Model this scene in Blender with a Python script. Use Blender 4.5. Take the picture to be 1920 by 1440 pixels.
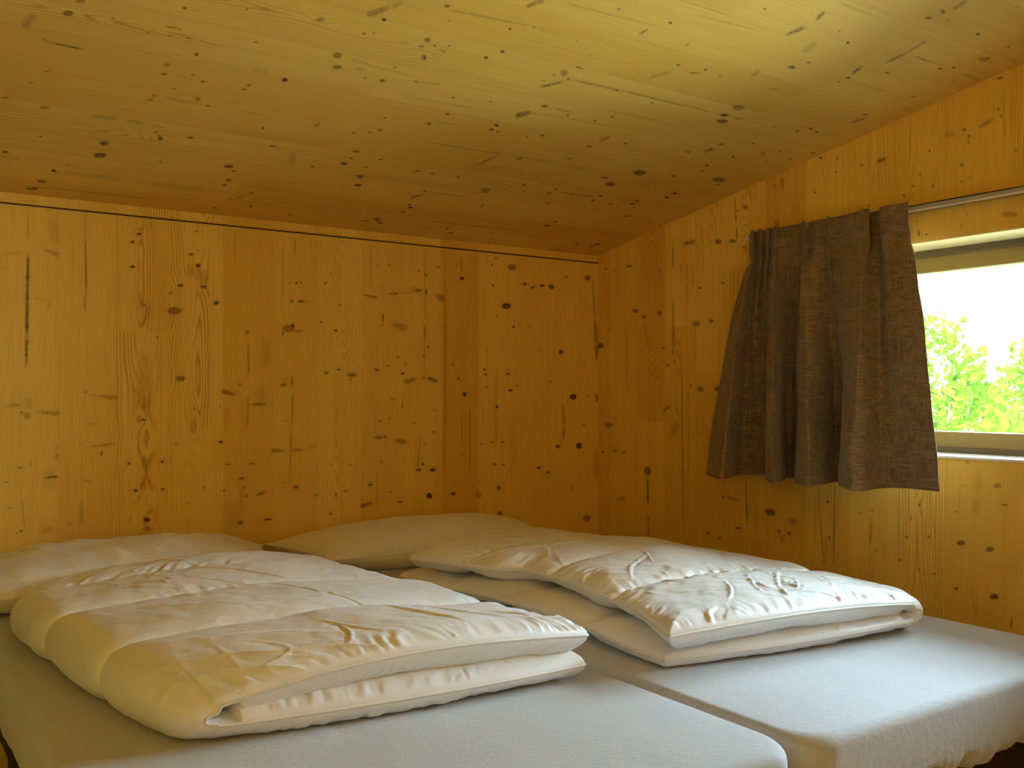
import bpy, math, random
import numpy as np

# ------------------------------------------------------------------ scene, camera, light
for o in list(bpy.data.objects):
    bpy.data.objects.remove(o, do_unlink=True)
SC = bpy.context.scene
COL = SC.collection
TH = math.radians(34.47)                 # the view is turned this far right of the back wall's normal
S, C = math.sin(TH), math.cos(TH)
F, HY, CZ = 1785.0, 741.0, 1.16          # focal length and horizon row (px of a 1920 frame), eye height (m)
YB, XR = 3.05, 2.528                     # back wall and window wall
XL, YF = -1.1, -1.5                      # left wall and front wall, outside the view
ZM = 0.60                                # mattress top

cam_d = bpy.data.cameras.new('camera')
cam = bpy.data.objects.new('camera', cam_d); COL.objects.link(cam)
cam.location = (0, 0, CZ)
cam.rotation_euler = (math.radians(90), 0, -TH)
cam_d.sensor_width = 36.0
cam_d.lens = 36.0 * F / 1920.0
cam_d.shift_y = (HY - 720.0) / 1920.0
cam_d.clip_start = 0.02
cam_d.clip_end = 200
SC.camera = cam

SC.view_settings.view_transform = 'Standard'
SC.view_settings.look = 'None'
SC.view_settings.gamma = 1.0
SC.view_settings.use_curve_mapping = False
SC.view_settings.exposure = 2.62

W = bpy.data.worlds.new('bright_overcast_sky'); SC.world = W
W.use_nodes = True
wn = W.node_tree
wn.nodes['Background'].inputs['Color'].default_value = (0.61, 0.83, 1.0, 1)
wn.nodes['Background'].inputs['Strength'].default_value = 7.0

sun_d = bpy.data.lights.new('sun', 'SUN'); sun_d.energy = 9.0; sun_d.angle = math.radians(3)
sun_d.color = (1.0, 0.95, 0.85)
sun = bpy.data.objects.new('sun', sun_d); COL.objects.link(sun)
sun.location = (-4, 2, 8)
sun.rotation_euler = (0, math.radians(-38), math.radians(14))   # shines from the house side on to the garden

WY0, WY1, WZ0, WZ1 = 0.32, 2.0, 0.985, 1.603                     # window opening in the right wall
por_d = bpy.data.lights.new('window_portal', 'AREA'); por_d.shape = 'RECTANGLE'
por_d.size = WY1 - WY0 - 0.1; por_d.size_y = WZ1 - WZ0 - 0.1
por_d.cycles.is_portal = True
por = bpy.data.objects.new('window_portal', por_d); COL.objects.link(por)
por.location = (XR + 0.25, (WY0 + WY1) / 2, (WZ0 + WZ1) / 2)
por.rotation_euler = (math.radians(90), 0, math.radians(90))
try:
    SC.cycles.max_bounces = 14; SC.cycles.diffuse_bounces = 12; SC.cycles.glossy_bounces = 4
    SC.cycles.transparent_max_bounces = 12
    SC.cycles.sample_clamp_indirect = 6.0
except Exception:
    pass

# ------------------------------------------------------------------ helpers
def ray(px, py):
    u = (px - 960) / F; v = (py - HY) / F
    return (S + u * C, C - u * S, -v)
def onz(px, py, z):
    d = ray(px, py); k = (z - CZ) / d[2]; return (d[0] * k, d[1] * k, z)
def onx(px, py, x):
    d = ray(px, py); k = x / d[0]; return (x, d[1] * k, CZ + d[2] * k)
def ony(px, py, y):
    d = ray(px, py); k = y / d[1]; return (d[0] * k, y, CZ + d[2] * k)
def proj(x, y, z):
    f = x * S + y * C
    return 960 + F * (x * C - y * S) / f, HY - F * (z - CZ) / f
CS = 0.169                                # ceiling slope
def ceil_z(y):
    return 1.743 + (3.026 - y) * CS
def onceil(px, py):
    d = ray(px, py)
    k = (1.743 + 3.026 * CS - CZ) / (d[2] + CS * d[1])
    return (d[0] * k, d[1] * k, CZ + d[2] * k)

def sstep(a, b, x):
    t = np.clip((x - a) / (b - a), 0, 1); return t * t * (3 - 2 * t)
def noise2(x, y, seed=0):
    rs = np.random.RandomState(seed); T = rs.rand(256, 256) * 2 - 1
    xi = np.floor(x).astype(int); yi = np.floor(y).astype(int)
    fx = x - xi; fy = y - yi
    fx = fx * fx * fx * (fx * (fx * 6 - 15) + 10); fy = fy * fy * fy * (fy * (fy * 6 - 15) + 10)
    a = T[xi & 255, yi & 255]; b = T[(xi + 1) & 255, yi & 255]
    c = T[xi & 255, (yi + 1) & 255]; d = T[(xi + 1) & 255, (yi + 1) & 255]
    return (a * (1 - fx) + b * fx) * (1 - fy) + (c * (1 - fx) + d * fx) * fy
def fbm(x, y, seed=0, n=3):
    r = 0; a = 1
    for i in range(n):
        r = r + a * noise2(x * 2 ** i + 17.3 * i, y * 2 ** i + 5.1 * i, seed + i); a *= 0.5
    return r

def mesh_np(name, V, Fq, mat=None, parent=None, smooth=True, tris=None):
    V = np.asarray(V, dtype=np.float32); Fq = np.asarray(Fq, dtype=np.int32)
    me = bpy.data.meshes.new(name)
    me.vertices.add(len(V)); me.vertices.foreach_set('co', V.ravel())
    n = len(Fq); k = Fq.shape[1]
    me.loops.add(n * k); me.loops.foreach_set('vertex_index', Fq.ravel())
    me.polygons.add(n)
    me.polygons.foreach_set('loop_start', np.arange(0, n * k, k, dtype=np.int32))
    try:
        me.polygons.foreach_set('loop_total', np.full(n, k, dtype=np.int32))
    except Exception:
        pass
    me.update(calc_edges=True)
    me.polygons.foreach_set('use_smooth', np.full(n, smooth))
    if mat: me.materials.append(mat)
    me.validate()
    o = bpy.data.objects.new(name, me); COL.objects.link(o)
    if parent: o.parent = parent
    return o

class MB:
    """collects boxes, tubes and grids for one mesh"""
    def __init__(s): s.v = []; s.f = []
    def box(s, x0, x1, y0, y1, z0, z1, skip=()):
        b = len(s.v)
        s.v += [(x, y, z) for x in (x0, x1) for y in (y0, y1) for z in (z0, z1)]
        fs = {'-x': (0, 1, 3, 2), '+x': (4, 6, 7, 5), '-y': (0, 4, 5, 1), '+y': (2, 3, 7, 6), '-z': (0, 2, 6, 4), '+z': (1, 5, 7, 3)}
        s.f += [tuple(b + i for i in f) for k, f in fs.items() if k not in skip]
        return s
    def tube(s, pts, r, n=8):
        b = len(s.v); P = [np.array(p, float) for p in pts]
        for i, p in enumerate(P):
            t = P[min(i + 1, len(P) - 1)] - P[max(i - 1, 0)]; t /= (np.linalg.norm(t) + 1e-9)
            up = np.array((0, 0, 1.0)) if abs(t[2]) < .9 else np.array((1.0, 0, 0))
            a = np.cross(t, up); a /= np.linalg.norm(a); c = np.cross(a, t)
            rr = r[i] if hasattr(r, '__len__') else r
            for k in range(n):
                q = 2 * math.pi * k / n
                s.v.append(tuple(p + rr * (math.cos(q) * a + math.sin(q) * c)))
        for i in range(len(P) - 1):
            for k in range(n):
                s.f.append((b + i * n + k, b + i * n + (k + 1) % n, b + (i + 1) * n + (k + 1) % n, b + (i + 1) * n + k))
        s.f.append(tuple(b + k for k in range(n))[::-1]); s.f.append(tuple(b + (len(P) - 1) * n + k for k in range(n)))
        return s
    def build(s, name, mat, parent=None, smooth=False, bevel=0):
        me = bpy.data.meshes.new(name); me.from_pydata(s.v, [], s.f); me.update()
        me.materials.append(mat)
        if smooth:
            for p in me.polygons: p.use_smooth = True
        o = bpy.data.objects.new(name, me); COL.objects.link(o)
        if parent: o.parent = parent
        if bevel:
            m = o.modifiers.new('bevel', 'BEVEL'); m.width = bevel; m.segments = 2; m.limit_method = 'ANGLE'
        return o
def tag(o, label=None, cat=None, group=None, kind=None):
    if label: o['label'] = label
    if cat: o['category'] = cat
    if group: o['group'] = group
    if kind: o['kind'] = kind
    return o
def empty(name, loc):
    o = bpy.data.objects.new(name, None); COL.objects.link(o); o.location = loc; o.empty_display_size = .1
    return o
def keep_world(o, root):
    o.parent = root; o.matrix_parent_inverse = root.matrix_basis.inverted(); return o

# ------------------------------------------------------------------ materials
class NT:
    def __init__(s, name):
        s.m = bpy.data.materials.new(name); s.m.use_nodes = True; s.t = s.m.node_tree
        s.b = s.t.nodes['Principled BSDF']
    def n(s, typ, **kw):
        d = s.t.nodes.new(typ)
        for k, v in kw.items():
            if k in ('op',): d.operation = v
            elif hasattr(d, k): setattr(d, k, v)
        return d
    def set(s, d, name, v):
        if hasattr(v, 'is_linked') or hasattr(v, 'links'): s.t.links.new(v, d.inputs[name])
        else: d.inputs[name].default_value = v
    def math(s, op, a, b=None, c=None, clamp=False):
        d = s.t.nodes.new('ShaderNodeMath'); d.operation = op; d.use_clamp = clamp
        s.set(d, 0, a)
        if b is not None: s.set(d, 1, b)
        if c is not None: s.set(d, 2, c)
        return d.outputs[0]
    def mix(s, f, a, b, blend='MIX'):
        d = s.t.nodes.new('ShaderNodeMix'); d.data_type = 'RGBA'; d.blend_type = blend
        s.set(d, 0, f)
        s.set(d, 6, a); s.set(d, 7, b)
        return d.outputs[2]
    def noise(s, scale, detail=3, rough=.55, vec=None, dist=0):
        d = s.t.nodes.new('ShaderNodeTexNoise'); d.inputs['Scale'].default_value = scale
        d.inputs['Detail'].default_value = detail; d.inputs['Roughness'].default_value = rough
        d.inputs['Distortion'].default_value = dist
        if vec is not None: s.t.links.new(vec, d.inputs['Vector'])
        return d.outputs['Fac']
    def coord(s, scale=(1, 1, 1), rot=(0, 0, 0), out='Object'):
        c = s.t.nodes.new('ShaderNodeTexCoord'); m = s.t.nodes.new('ShaderNodeMapping')
        m.inputs['Scale'].default_value = scale; m.inputs['Rotation'].default_value = rot
        s.t.links.new(c.outputs[out], m.inputs['Vector']); return m.outputs['Vector']
    def bump(s, h, strength=.3, dist=.01, normal=None):
        d = s.t.nodes.new('ShaderNodeBump'); d.inputs['Strength'].default_value = strength
        d.inputs['Distance'].default_value = dist; s.t.links.new(h, d.inputs['Height'])
        if normal is not None: s.t.links.new(normal, d.inputs['Normal'])
        return d.outputs['Normal']
def rgb(r, g, b): return (r, g, b, 1)

WOOD_L = rgb(0.84, 0.62, 0.145)
WOOD_D = rgb(0.70, 0.43, 0.070)
WOOD_RING = rgb(0.44, 0.185, 0.022)
WOOD_KNOT = rgb(0.085, 0.025, 0.006)
def wood_mat(name, grain):
    """spruce: growth rings, plank tint and knots come from the mesh's 'wood' attribute, fibres from noise"""
    g = NT(name)
    at = g.n('ShaderNodeAttribute'); at.attribute_name = 'wood'
    sp = g.n('ShaderNodeSeparateXYZ'); g.t.links.new(at.outputs['Vector'], sp.inputs[0])
    sc = [260.0, 260.0, 260.0]; sc['xyz'.index(grain)] = 5.0
    fib = g.noise(1.0, 4, .6, g.coord(tuple(sc)))
    sc2 = [40.0, 40.0, 40.0]; sc2['xyz'.index(grain)] = 1.6
    band = g.noise(1.0, 3, .55, g.coord(tuple(sc2)))
    ph = g.math('ADD', sp.outputs[0], g.math('MULTIPLY', g.math('SUBTRACT', band, .5), 1.6))
    ring = g.math('POWER', g.math('MULTIPLY_ADD', g.math('SINE', ph), .5, .5), 3.0)
    ring = g.math('MULTIPLY', ring, sp.outputs[1], clamp=True)
    base = g.mix(g.math('MULTIPLY_ADD', sp.outputs[2], .5, .5, clamp=True), WOOD_L, WOOD_D)
    base = g.mix(g.math('MULTIPLY', g.math('SUBTRACT', band, .42), 1.2, clamp=True), base, WOOD_D)
    base = g.mix(g.math('MULTIPLY', g.math('SUBTRACT', fib, .45), .9, clamp=True), base, WOOD_RING)
    base = g.mix(ring, base, WOOD_RING)
    kn = g.noise(90, 3, .6, g.coord())
    kf = g.math('MULTIPLY', at.outputs['Alpha'], g.math('MULTIPLY_ADD', kn, .5, .92), clamp=True)
    base = g.mix(kf, base, WOOD_KNOT)
    g.t.links.new(base, g.b.inputs['Base Color'])
    g.b.inputs['Roughness'].default_value = .62
    g.b.inputs['Specular IOR Level'].default_value = .25
    g.t.links.new(g.bump(fib, .15, .002), g.b.inputs['Normal'])
    return g.m
def plain(name, col, rough=.6, spec=.3, bump=None, metal=0):
    g = NT(name)
    n1 = g.noise(12, 3, .5, g.coord())
    c2 = tuple(min(1, c * .86) for c in col[:3]) + (1,)
    g.t.links.new(g.mix(n1, col, c2), g.b.inputs['Base Color'])
    g.b.inputs['Roughness'].default_value = rough; g.b.inputs['Specular IOR Level'].default_value = spec
    g.b.inputs['Metallic'].default_value = metal
    if bump: g.t.links.new(g.bump(g.noise(bump[0], 3, .6, g.coord()), bump[1], bump[2]), g.b.inputs['Normal'])
    return g.m
def quilt_mat(name, col, rough):
    g = NT(name)
    n1 = g.noise(7, 3, .5, g.coord())
    g.t.links.new(g.mix(n1, col, tuple(c * .93 for c in col[:3]) + (1,)), g.b.inputs['Base Color'])
    g.b.inputs['Roughness'].default_value = rough
    g.b.inputs['Specular IOR Level'].default_value = .45
    g.b.inputs['Sheen Weight'].default_value = .15
    a = g.noise(20, 4, .55, g.coord((1.0, 2.2, 2.0), (0, 0, .5)), 1.2)
    b = g.noise(900, 2, .5, g.coord())
    nrm = g.bump(a, .12, .010)
    g.t.links.new(g.bump(b, .12, .0006, nrm), g.b.inputs['Normal'])
    return g.m
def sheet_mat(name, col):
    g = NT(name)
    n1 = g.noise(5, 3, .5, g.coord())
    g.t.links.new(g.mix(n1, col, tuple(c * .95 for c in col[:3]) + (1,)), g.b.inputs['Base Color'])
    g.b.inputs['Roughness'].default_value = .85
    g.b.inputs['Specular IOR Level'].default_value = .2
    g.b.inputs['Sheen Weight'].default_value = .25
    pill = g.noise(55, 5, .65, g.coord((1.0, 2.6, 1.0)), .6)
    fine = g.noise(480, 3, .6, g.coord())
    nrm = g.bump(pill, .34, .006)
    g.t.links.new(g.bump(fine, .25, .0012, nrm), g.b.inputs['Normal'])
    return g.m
def curtain_mat():
    g = NT('curtain_weave')
    warp = g.noise(1.0, 3, .65, g.coord((560, 560, 12)))
    weft = g.noise(1.0, 3, .65, g.coord((22, 22, 760)))
    blot = g.noise(25, 2, .5, g.coord())
    f = g.math('ADD', g.math('MULTIPLY', warp, .5), g.math('MULTIPLY', weft, .5))
    f = g.math('ADD', f, g.math('MULTIPLY', g.math('SUBTRACT', blot, .5), .10))
    f = g.math('MULTIPLY', g.math('SUBTRACT', f, .36), 3.4, clamp=True)
    g.t.links.new(g.mix(f, rgb(.042, .027, .016), rgb(.40, .285, .17)), g.b.inputs['Base Color'])
    g.b.inputs['Roughness'].default_value = .8; g.b.inputs['Specular IOR Level'].default_value = .25
    g.b.inputs['Sheen Weight'].default_value = .2
    g.t.links.new(g.bump(f, .4, .001), g.b.inputs['Normal'])
    return g.m
def glass_mat():
    g = NT('window_glass'); t = g.t
    tr = g.n('ShaderNodeBsdfTransparent'); gl = g.n('ShaderNodeBsdfGlossy'); gl.inputs['Roughness'].default_value = .02
    fr = g.n('ShaderNodeFresnel'); fr.inputs['IOR'].default_value = 1.45
    tint = g.mix(g.noise(3, 2, .5, g.coord()), rgb(.97, .985, .97), rgb(.95, .975, .96))
    t.links.new(tint, tr.inputs['Color'])
    mx = g.n('ShaderNodeMixShader'); t.links.new(fr.outputs[0], mx.inputs[0])
    t.links.new(tr.outputs[0], mx.inputs[1]); t.links.new(gl.outputs[0], mx.inputs[2])
    t.links.new(mx.outputs[0], t.nodes['Material Output'].inputs['Surface'])
    return g.m
def leaf_mat(name, c1, c2):
    g = NT(name); t = g.t
    col = g.mix(g.noise(6, 2, .5, g.coord()), c1, c2)
    df = g.n('ShaderNodeBsdfDiffuse'); tl = g.n('ShaderNodeBsdfTranslucent')
    t.links.new(col, df.inputs['Color']); t.links.new(col, tl.inputs['Color'])
    mx = g.n('ShaderNodeMixShader'); mx.inputs[0].default_value = .45
    t.links.new(df.outputs[0], mx.inputs[1]); t.links.new(tl.outputs[0], mx.inputs[2])
    t.links.new(mx.outputs[0], t.nodes['Material Output'].inputs['Surface'])
    return g.m

M_WV = wood_mat('spruce_vertical', 'z'); M_WX = wood_mat('spruce_lengthwise', 'x')
M_QUILT = quilt_mat('white_downproof_cotton', rgb(.80, .795, .775), .40)
M_PILLOW = sheet_mat('cream_pillow_cotton', rgb(.74, .69, .57))
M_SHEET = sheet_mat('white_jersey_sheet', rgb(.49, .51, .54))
M_PIPE = plain('cream_piping', rgb(.80, .78, .70), .6)
M_CURT = curtain_mat()
M_GLASS = glass_mat()
M_FRAME = plain('varnished_frame_wood', rgb(.36, .26, .08), .4, .4, (60, .1, .002))
M_FRAME_D = plain('grey_brown_gasket', rgb(.16, .13, .08), .5, .3)
M_WHITE = plain('white_lacquer', rgb(.82, .80, .74), .35, .5)
M_RAIL = plain('white_aluminium_rail', rgb(.42, .40, .36), .35, .5)
M_DARK = plain('dark_wood_and_gap_shade', rgb(.045, .030, .020), .6, .3, (30, .2, .004))  # bed frame wood, also the painted shade of the gap below the ceiling
M_FLOOR = plain('oak_floor', rgb(.78, .62, .36), .5, .3)
M_LEAF = leaf_mat('leaf_green', rgb(.030, .075, .006), rgb(.085, .145, .012))
M_BARK = plain('bark', rgb(.12, .08, .05), .9, .1, (30, .5, .02))
M_GRASS = plain('meadow', rgb(.55, .53, .45), .9, .1, (8, .6, .05))

# ------------------------------------------------------------------ knots, splits and streaks in the boards
# ovals: x y rx ry darkness ; streaks: x1 y1 x2 y2 r1 r2 darkness   (as surveyed from the photograph's frame, pinned to each board)
BACK_O = """261 439 4 2.2 .9;248 454 3.3 2 .9;249 500 4 2.3 .95;284 422 2.5 1.5 .4;270 572 2.2 1.3 .9;368 434 2 1.2 .8;359 477 3.3 1.8 .85;372 498 4 3.5 .9
338 535 5 2.5 .8;382 538 5 2.8 .85;320 549 3 2.5 .5;327 583 12 6.5 .62;405 568 5 3 .85;295 632 1.5 1.5 .9;339 710 7.5 4.5 .65;464 623 3 2.5 .6
51 780 6 6 .4;41 773 2.5 2 .7;160 735 4 3 .3;190 850 1.2 4.5 .9;37 877 4 1.5 .7;58 866 1.5 1.2 .4;58 871 1.7 1.2 .5;12 904 4 1.2 .6;20 953 4 1.2 .4
32 1000 2.2 1.3 .6;40 996 3 1.5 .6;269 787 3.5 2 .9;262 789 2 1.5 .4;260 741 2 2 .4;242 869 3 1.8 .9;304 866 2.2 2.2 .9;254 920 4 2.2 .85;305 917 3.5 1.6 .8
276 975 6 3.5 .9;274 992 6 5 .4;365 766 1.5 1.5 .9;414 829 4.2 2.2 .95;382 914 1.5 3 .5;330 832 4 2 .3;351 944 2 2 .4;450 721 2.2 1.2 .6
473 869 4 1.1 .8;451 897 5 2 .75;458 914 1.5 2 .8;462 930 1.6 1.6 .9;420 920 2 1.5 .7;451 980 5 3 .8;543 531 2 1 .6;556 531 1.5 2 .9;564 530 3 1.1 .8
547 565 2.5 2 .7;565 565 6 2 .7;610 531 2.5 1.3 .7;620 513 1.5 1.5 .5;631 489 1.5 1 .4;637 572 2.2 1.3 .7;602 604 3.5 2.2 .5;629 620 2.6 2.2 .85
541 616 10 6.5 .55;549 611 2 4 .9;530 624 1.1 5 .8;560 621 8 2 .5;709 497 2 1 .5;730 496 1.5 1.2 .6;715 537 1.5 1.2 .4;716 610 2 1.5 .5
799 485 1.3 1.3 .6;785 508 2 1.1 .8;822 501 4 1.2 .8;799 516 1.5 1.5 .7;785 545 6 1.8 .7;799 547 1.8 2.5 .9;802 651 1.5 1.5 .8;795 667 2 1.5 .8
856 498 1.5 1.3 .6;866 522 3.5 3.2 .9;635 693 3.5 2 .7;612 699 4.5 2.2 .7;660 703 8 3 .7;657 712 1 2.5 .9;706 693 4 2 .7;728 686 1.5 1.5 .8
746 670 2 1.5 .9;755 700 3 1.5 .9;795 709 2 2 .7;849 684 1.3 1.3 .9;860 710 1.5 1.3 .9;871 739 3.5 3.5 .9;531 722 6 2 .7;485 758 12 2.5 .6
555 913 4.5 2.5 .7;532 905 2 1 .6;593 928 4 3 .4;630 927 2 1.5 .8;648 921 5 1.5 .6;656 871 3 1.2 .5;621 872 2 1 .5;620 963 3.5 2 .6;631 836 1.2 1.2 .5
645 772 1.2 1.2 .5;710 820 8 2.5 .6;722 819 2 2 .8;712 789 3 1.1 .7;730 785 1.5 1.2 .7;736 748 3 1 .6;754 760 1 5 .7;715 866 1.5 1.5 .7
694 909 3.5 1.5 .9;732 922 2 1.5 .7;750 941 4.5 1.3 .9;785 881 4 2.5 .8;793 870 2 2 .9;811 881 5 3 .85;814 810 2 1.1 .9;777 794 2 1 .8;796 831 2 1.5 .5
805 930 5 5 .9;850 926 4 2.5 .9;866 854 1.5 1.5 .5;815 769 1.2 1.2 .8;502 974 6 1.5 .9;922 497 1.5 1.5 .8;930 485 1.5 1.5 .8;960 501 7.5 5.5 .62
924 535 1.8 1.6 .8;949 574 7.5 5.2 .85;932 592 1.5 1.3 .7;963 613 3 1.4 .95;984 533 3.5 2 .8;999 539 3 2 .8;1017 535 4 2 .9;1034 538 4.5 4.5 .85
1062 519 1.8 1.5 .8;993 612 1.3 1.3 .7;1016 615 1.3 1.2 .6;1010 659 1 1 .8;942 640 1 1 .7;1052 660 4 4 .85;1102 521 4.5 4 .75;908 693 2.5 1.5 .9
911 702 2.5 1.5 .9;952 701 3 1.6 .9;970 723 3 2.5 .35;957 732 3.5 2.2 .85;932 763 2.5 2 .95;1033 715 1.5 1.5 .6;1075 744 5.5 4.5 .9;1102 743 3 3 .25
1046 837 4 3 .8;1086 836 5 5.5 .9;1095 796 2 1.8 .6;903 832 2 1.8 .7;923 829 2 1.5 .7;942 829 2.5 1.5 .8;927 871 2.5 2 .8;944 871 2.2 1.1 .7
935 915 3.5 3.5 .8;937 962 3.5 3 .8;898 927 5 6 .4;1010 877 3 2 .9;1027 886 3.5 1.5 .9;1100 972 6 6 .55;1119 746 1.6 7 .7;268 755 9 13 .22;272 868 5 14 .25;363 800 6 13 .25;268 912 6 7 .25"""
BACK_S = """53 390 53 460 1 1 .35;53 474 52 540 1.2 1.8 .95;52 490 50 640 2.6 2.8 .8;50 640 49 698 2.6 1 .85;159 400 159 445 .8 .8 .5;160 445 162 552 .9 1.2 .9
160 552 159 583 1.5 .9 .6;100 400 104 465 6 5 .22;72 463 109 478 1.5 4 .4;0 475 45 474 2 2 .2;60 558 88 563 .8 1 .3;91 563 91 575 .8 .8 .6;465 640 466 706 1 1.6 .5
357 508 381 520 7 7 .28;271 580 272 615 9 2 .28;272 618 269 745 2 13 .22;5 762 32 759 1 3 .45;53 740 55 772 4 5 .25;60 770 107 776 1 4 .5;97 774 107 774 .8 .8 .7
168 741 217 746 1 4 .45;168 741 217 743 .6 .9 .4;165 795 175 795 .8 .8 .5;165 838 215 832 .8 1.6 .55;104 856 107 855 1.1 1 .9;107 832 107 864 .7 .8 .4;76 896 106 894 .8 2 .92
155 901 172 904 1.5 1.2 .45;75 995 103 993 4 4 .3;41 935 46 990 1 1.2 .4;152 935 153 992 3 3 .3;92 870 92 925 8 8 .18;420 734 448 742 4 1.2 .75;465 743 464 806 1.1 .7 .6
423 871 432 871 1 .9 .9;452 905 453 975 2.5 2.5 .25;440 420 440 500 .7 .7 .35;554 447 553 480 1.3 .7 .4;530 430 530 590 1 1 .25;570 566 592 566 1.6 1 .2
682 553 707 558 1 1.3 .85;730 551 748 550 .8 1.2 .9;750 550 790 546 .8 .8 .3;696 460 695 540 .8 .7 .5;718 590 718 603 1.2 1.2 .9;725 603 758 614 1 6 .45;770 538 786 545 3 2 .35
812 550 830 560 2 6 .6;796 470 797 600 .8 1 .4;797 608 796 642 2.2 1.2 .55;796 642 796 702 .8 .7 .4;762 716 788 708 4 1.3 .5;805 710 818 714 3 2.5 .75;760 678 760 686 .7 .7 .9
535 712 535 722 2.5 2 .3;547 706 548 724 2 2.5 .5;834 470 833 900 .9 1 .5;838 500 837 880 .7 .7 .3;549 735 547 800 1 1 .5;547 800 543 905 1 1 .5;530 789 545 790 .7 .7 .5
512 845 540 845 3 1 .65;550 843 575 844 2.4 1 .6;575 842 596 835 2 3 .28;735 823 757 829 2 4.5 .6;680 948 695 943 4 2 .7;708 885 706 960 .7 .7 .4;704 760 703 820 .7 .7 .3
789 817 783 880 .7 1.2 .4;482 929 497 922 2.4 1.6 .75;864 480 866 512 2 1.4 .3;1055 760 1058 800 2 2.5 .45;1058 800 1056 825 2.4 1.4 .5;1056 825 1048 836 1.2 1 .4
1111 520 1115 600 1 1.6 .5;1115 600 1119 650 1.8 3.6 .55;1119 650 1118 686 3.4 .8 .6;1119 830 1120 905 3 5 .28;960 770 961 900 5 5 .12;881 755 881 883 .9 .9 .5;866 770 866 850 .7 .7 .3
1072 908 1072 922 1.6 1.6 .4;932 680 929 800 2 2 .2;930 780 930 830 1.2 1 .4;425 760 425 800 5 5 .15;480 720 500 760 8 8 .12;435 930 436 1000 12 12 .15;497 620 497 700 6 7 .15
232 600 240 760 .7 .7 .25;300 600 303 760 .8 .8 .35;295 600 297 760 .7 .7 .3;1000 930 1010 960 4 6 .1"""
RIGHT_O = """1126 648 5.5 4.5 .75;1141 797 7 4.5 .6;1130 848 2.5 1.7 .8;1154 845 4 2 .6;1170 848 3 1.6 .6;1180 499 5 1.6 .8;1136 504 1.5 1.2 .8;1152 507 1.5 1.2 .7
1192 583 5 3 .7;1208 594 2.5 2.5 .8;1237 587 3.5 4 .6;1243 652 3.5 1.5 .8;1261 660 1.6 1.5 .8;1252 684 2.5 1.5 .8;1265 678 2 1.3 .5;1305 607 7 4.5 .6;1334 602 3.5 3 .75
1312 540 2.4 1.2 .8;1356 531 2.5 1.2 .9;1347 453 5.5 4 .7;1374 452 5.5 3 .7;1394 463 1.5 1.3 .8;1398 388 4 4 .5;1384 395 2.5 1.8 .6;1313 730 5 4 .6;1295 723 2 2 .5
1345 729 5 4 .7;1310 812 1.5 1.3 .6;1214 883 6 7 .7;1166 935 5 4 .3;1320 919 1.3 1.2 .7;1356 932 3 1.6 .8;1384 990 5 2 .8;1438 958 3 2.5 .8;1328 999 3 3 .6;1348 1009 4 3 .6
1142 618 3 .9 .7;1445 961 8 6 .6;1486 977 7 5 .4;1460 996 3.5 3 .7;1480 1000 4 3 .75;1552 941 2.1 1.6 .9;1555 1008 2 1.6 .8;1613 963 3 .9 .7;1636 957 2 1.3 .7
1724 947 2.5 2 .7;1708 972 1 3 .8;1700 1007 2.3 1.6 .9;1741 1006 2 2 .7;1686 1050 2.5 1.5 .8;1722 1068 1.5 1.3 .8;1752 1076 2 1.6 .8;1698 1099 2 1.2 .7;1793 960 1.8 1.6 .8
1793 1104 2.6 2 .9;1755 1117 1.3 1.2 .7;1802 1018 6.5 4 .75;1856 1030 7 4 .72;1864 1119 8 4.5 .75;1870 911 6 3.5 .55;1882 947 5 .9 .8;1814 867 5 3 .3;1805 910 1.3 1.2 .7
1615 309 3 2 .5;1539 296 2 2.2 .9;1570 297 1.3 1.3 .9;1567 323 1.3 1.3 .8;1528 361 1.5 1.5 .9;1452 349 1.5 1.5 .7;1457 418 4.5 4.5 .4;1616 391 2.5 2 .5;1629 386 3 2.5 .5
1695 366 1.6 1.5 .9;1743 283 1.8 1.7 .9;1725 326 1.5 1.4 .9;1749 349 1.5 1.4 .9;1803 309 2.2 1.6 .9;1819 333 1.3 1.2 .8;1803 341 1.3 1.2 .8;1872 204 2.2 1.8 .9;1808 243 3 2.5 .7
1816 255 2.2 2.4 .7;1905 282 3 1.1 .6;1892 402 14 4.5 .35;1888 402 7 2.5 .4;1723 437 2 4.5 .75;1737 440 1.6 1.4 .8;1718 414 1.3 1.3 .7;1813 402 1 1 .7;1262 450 2 2 .3;1270 800 4 8 .2"""
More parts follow.
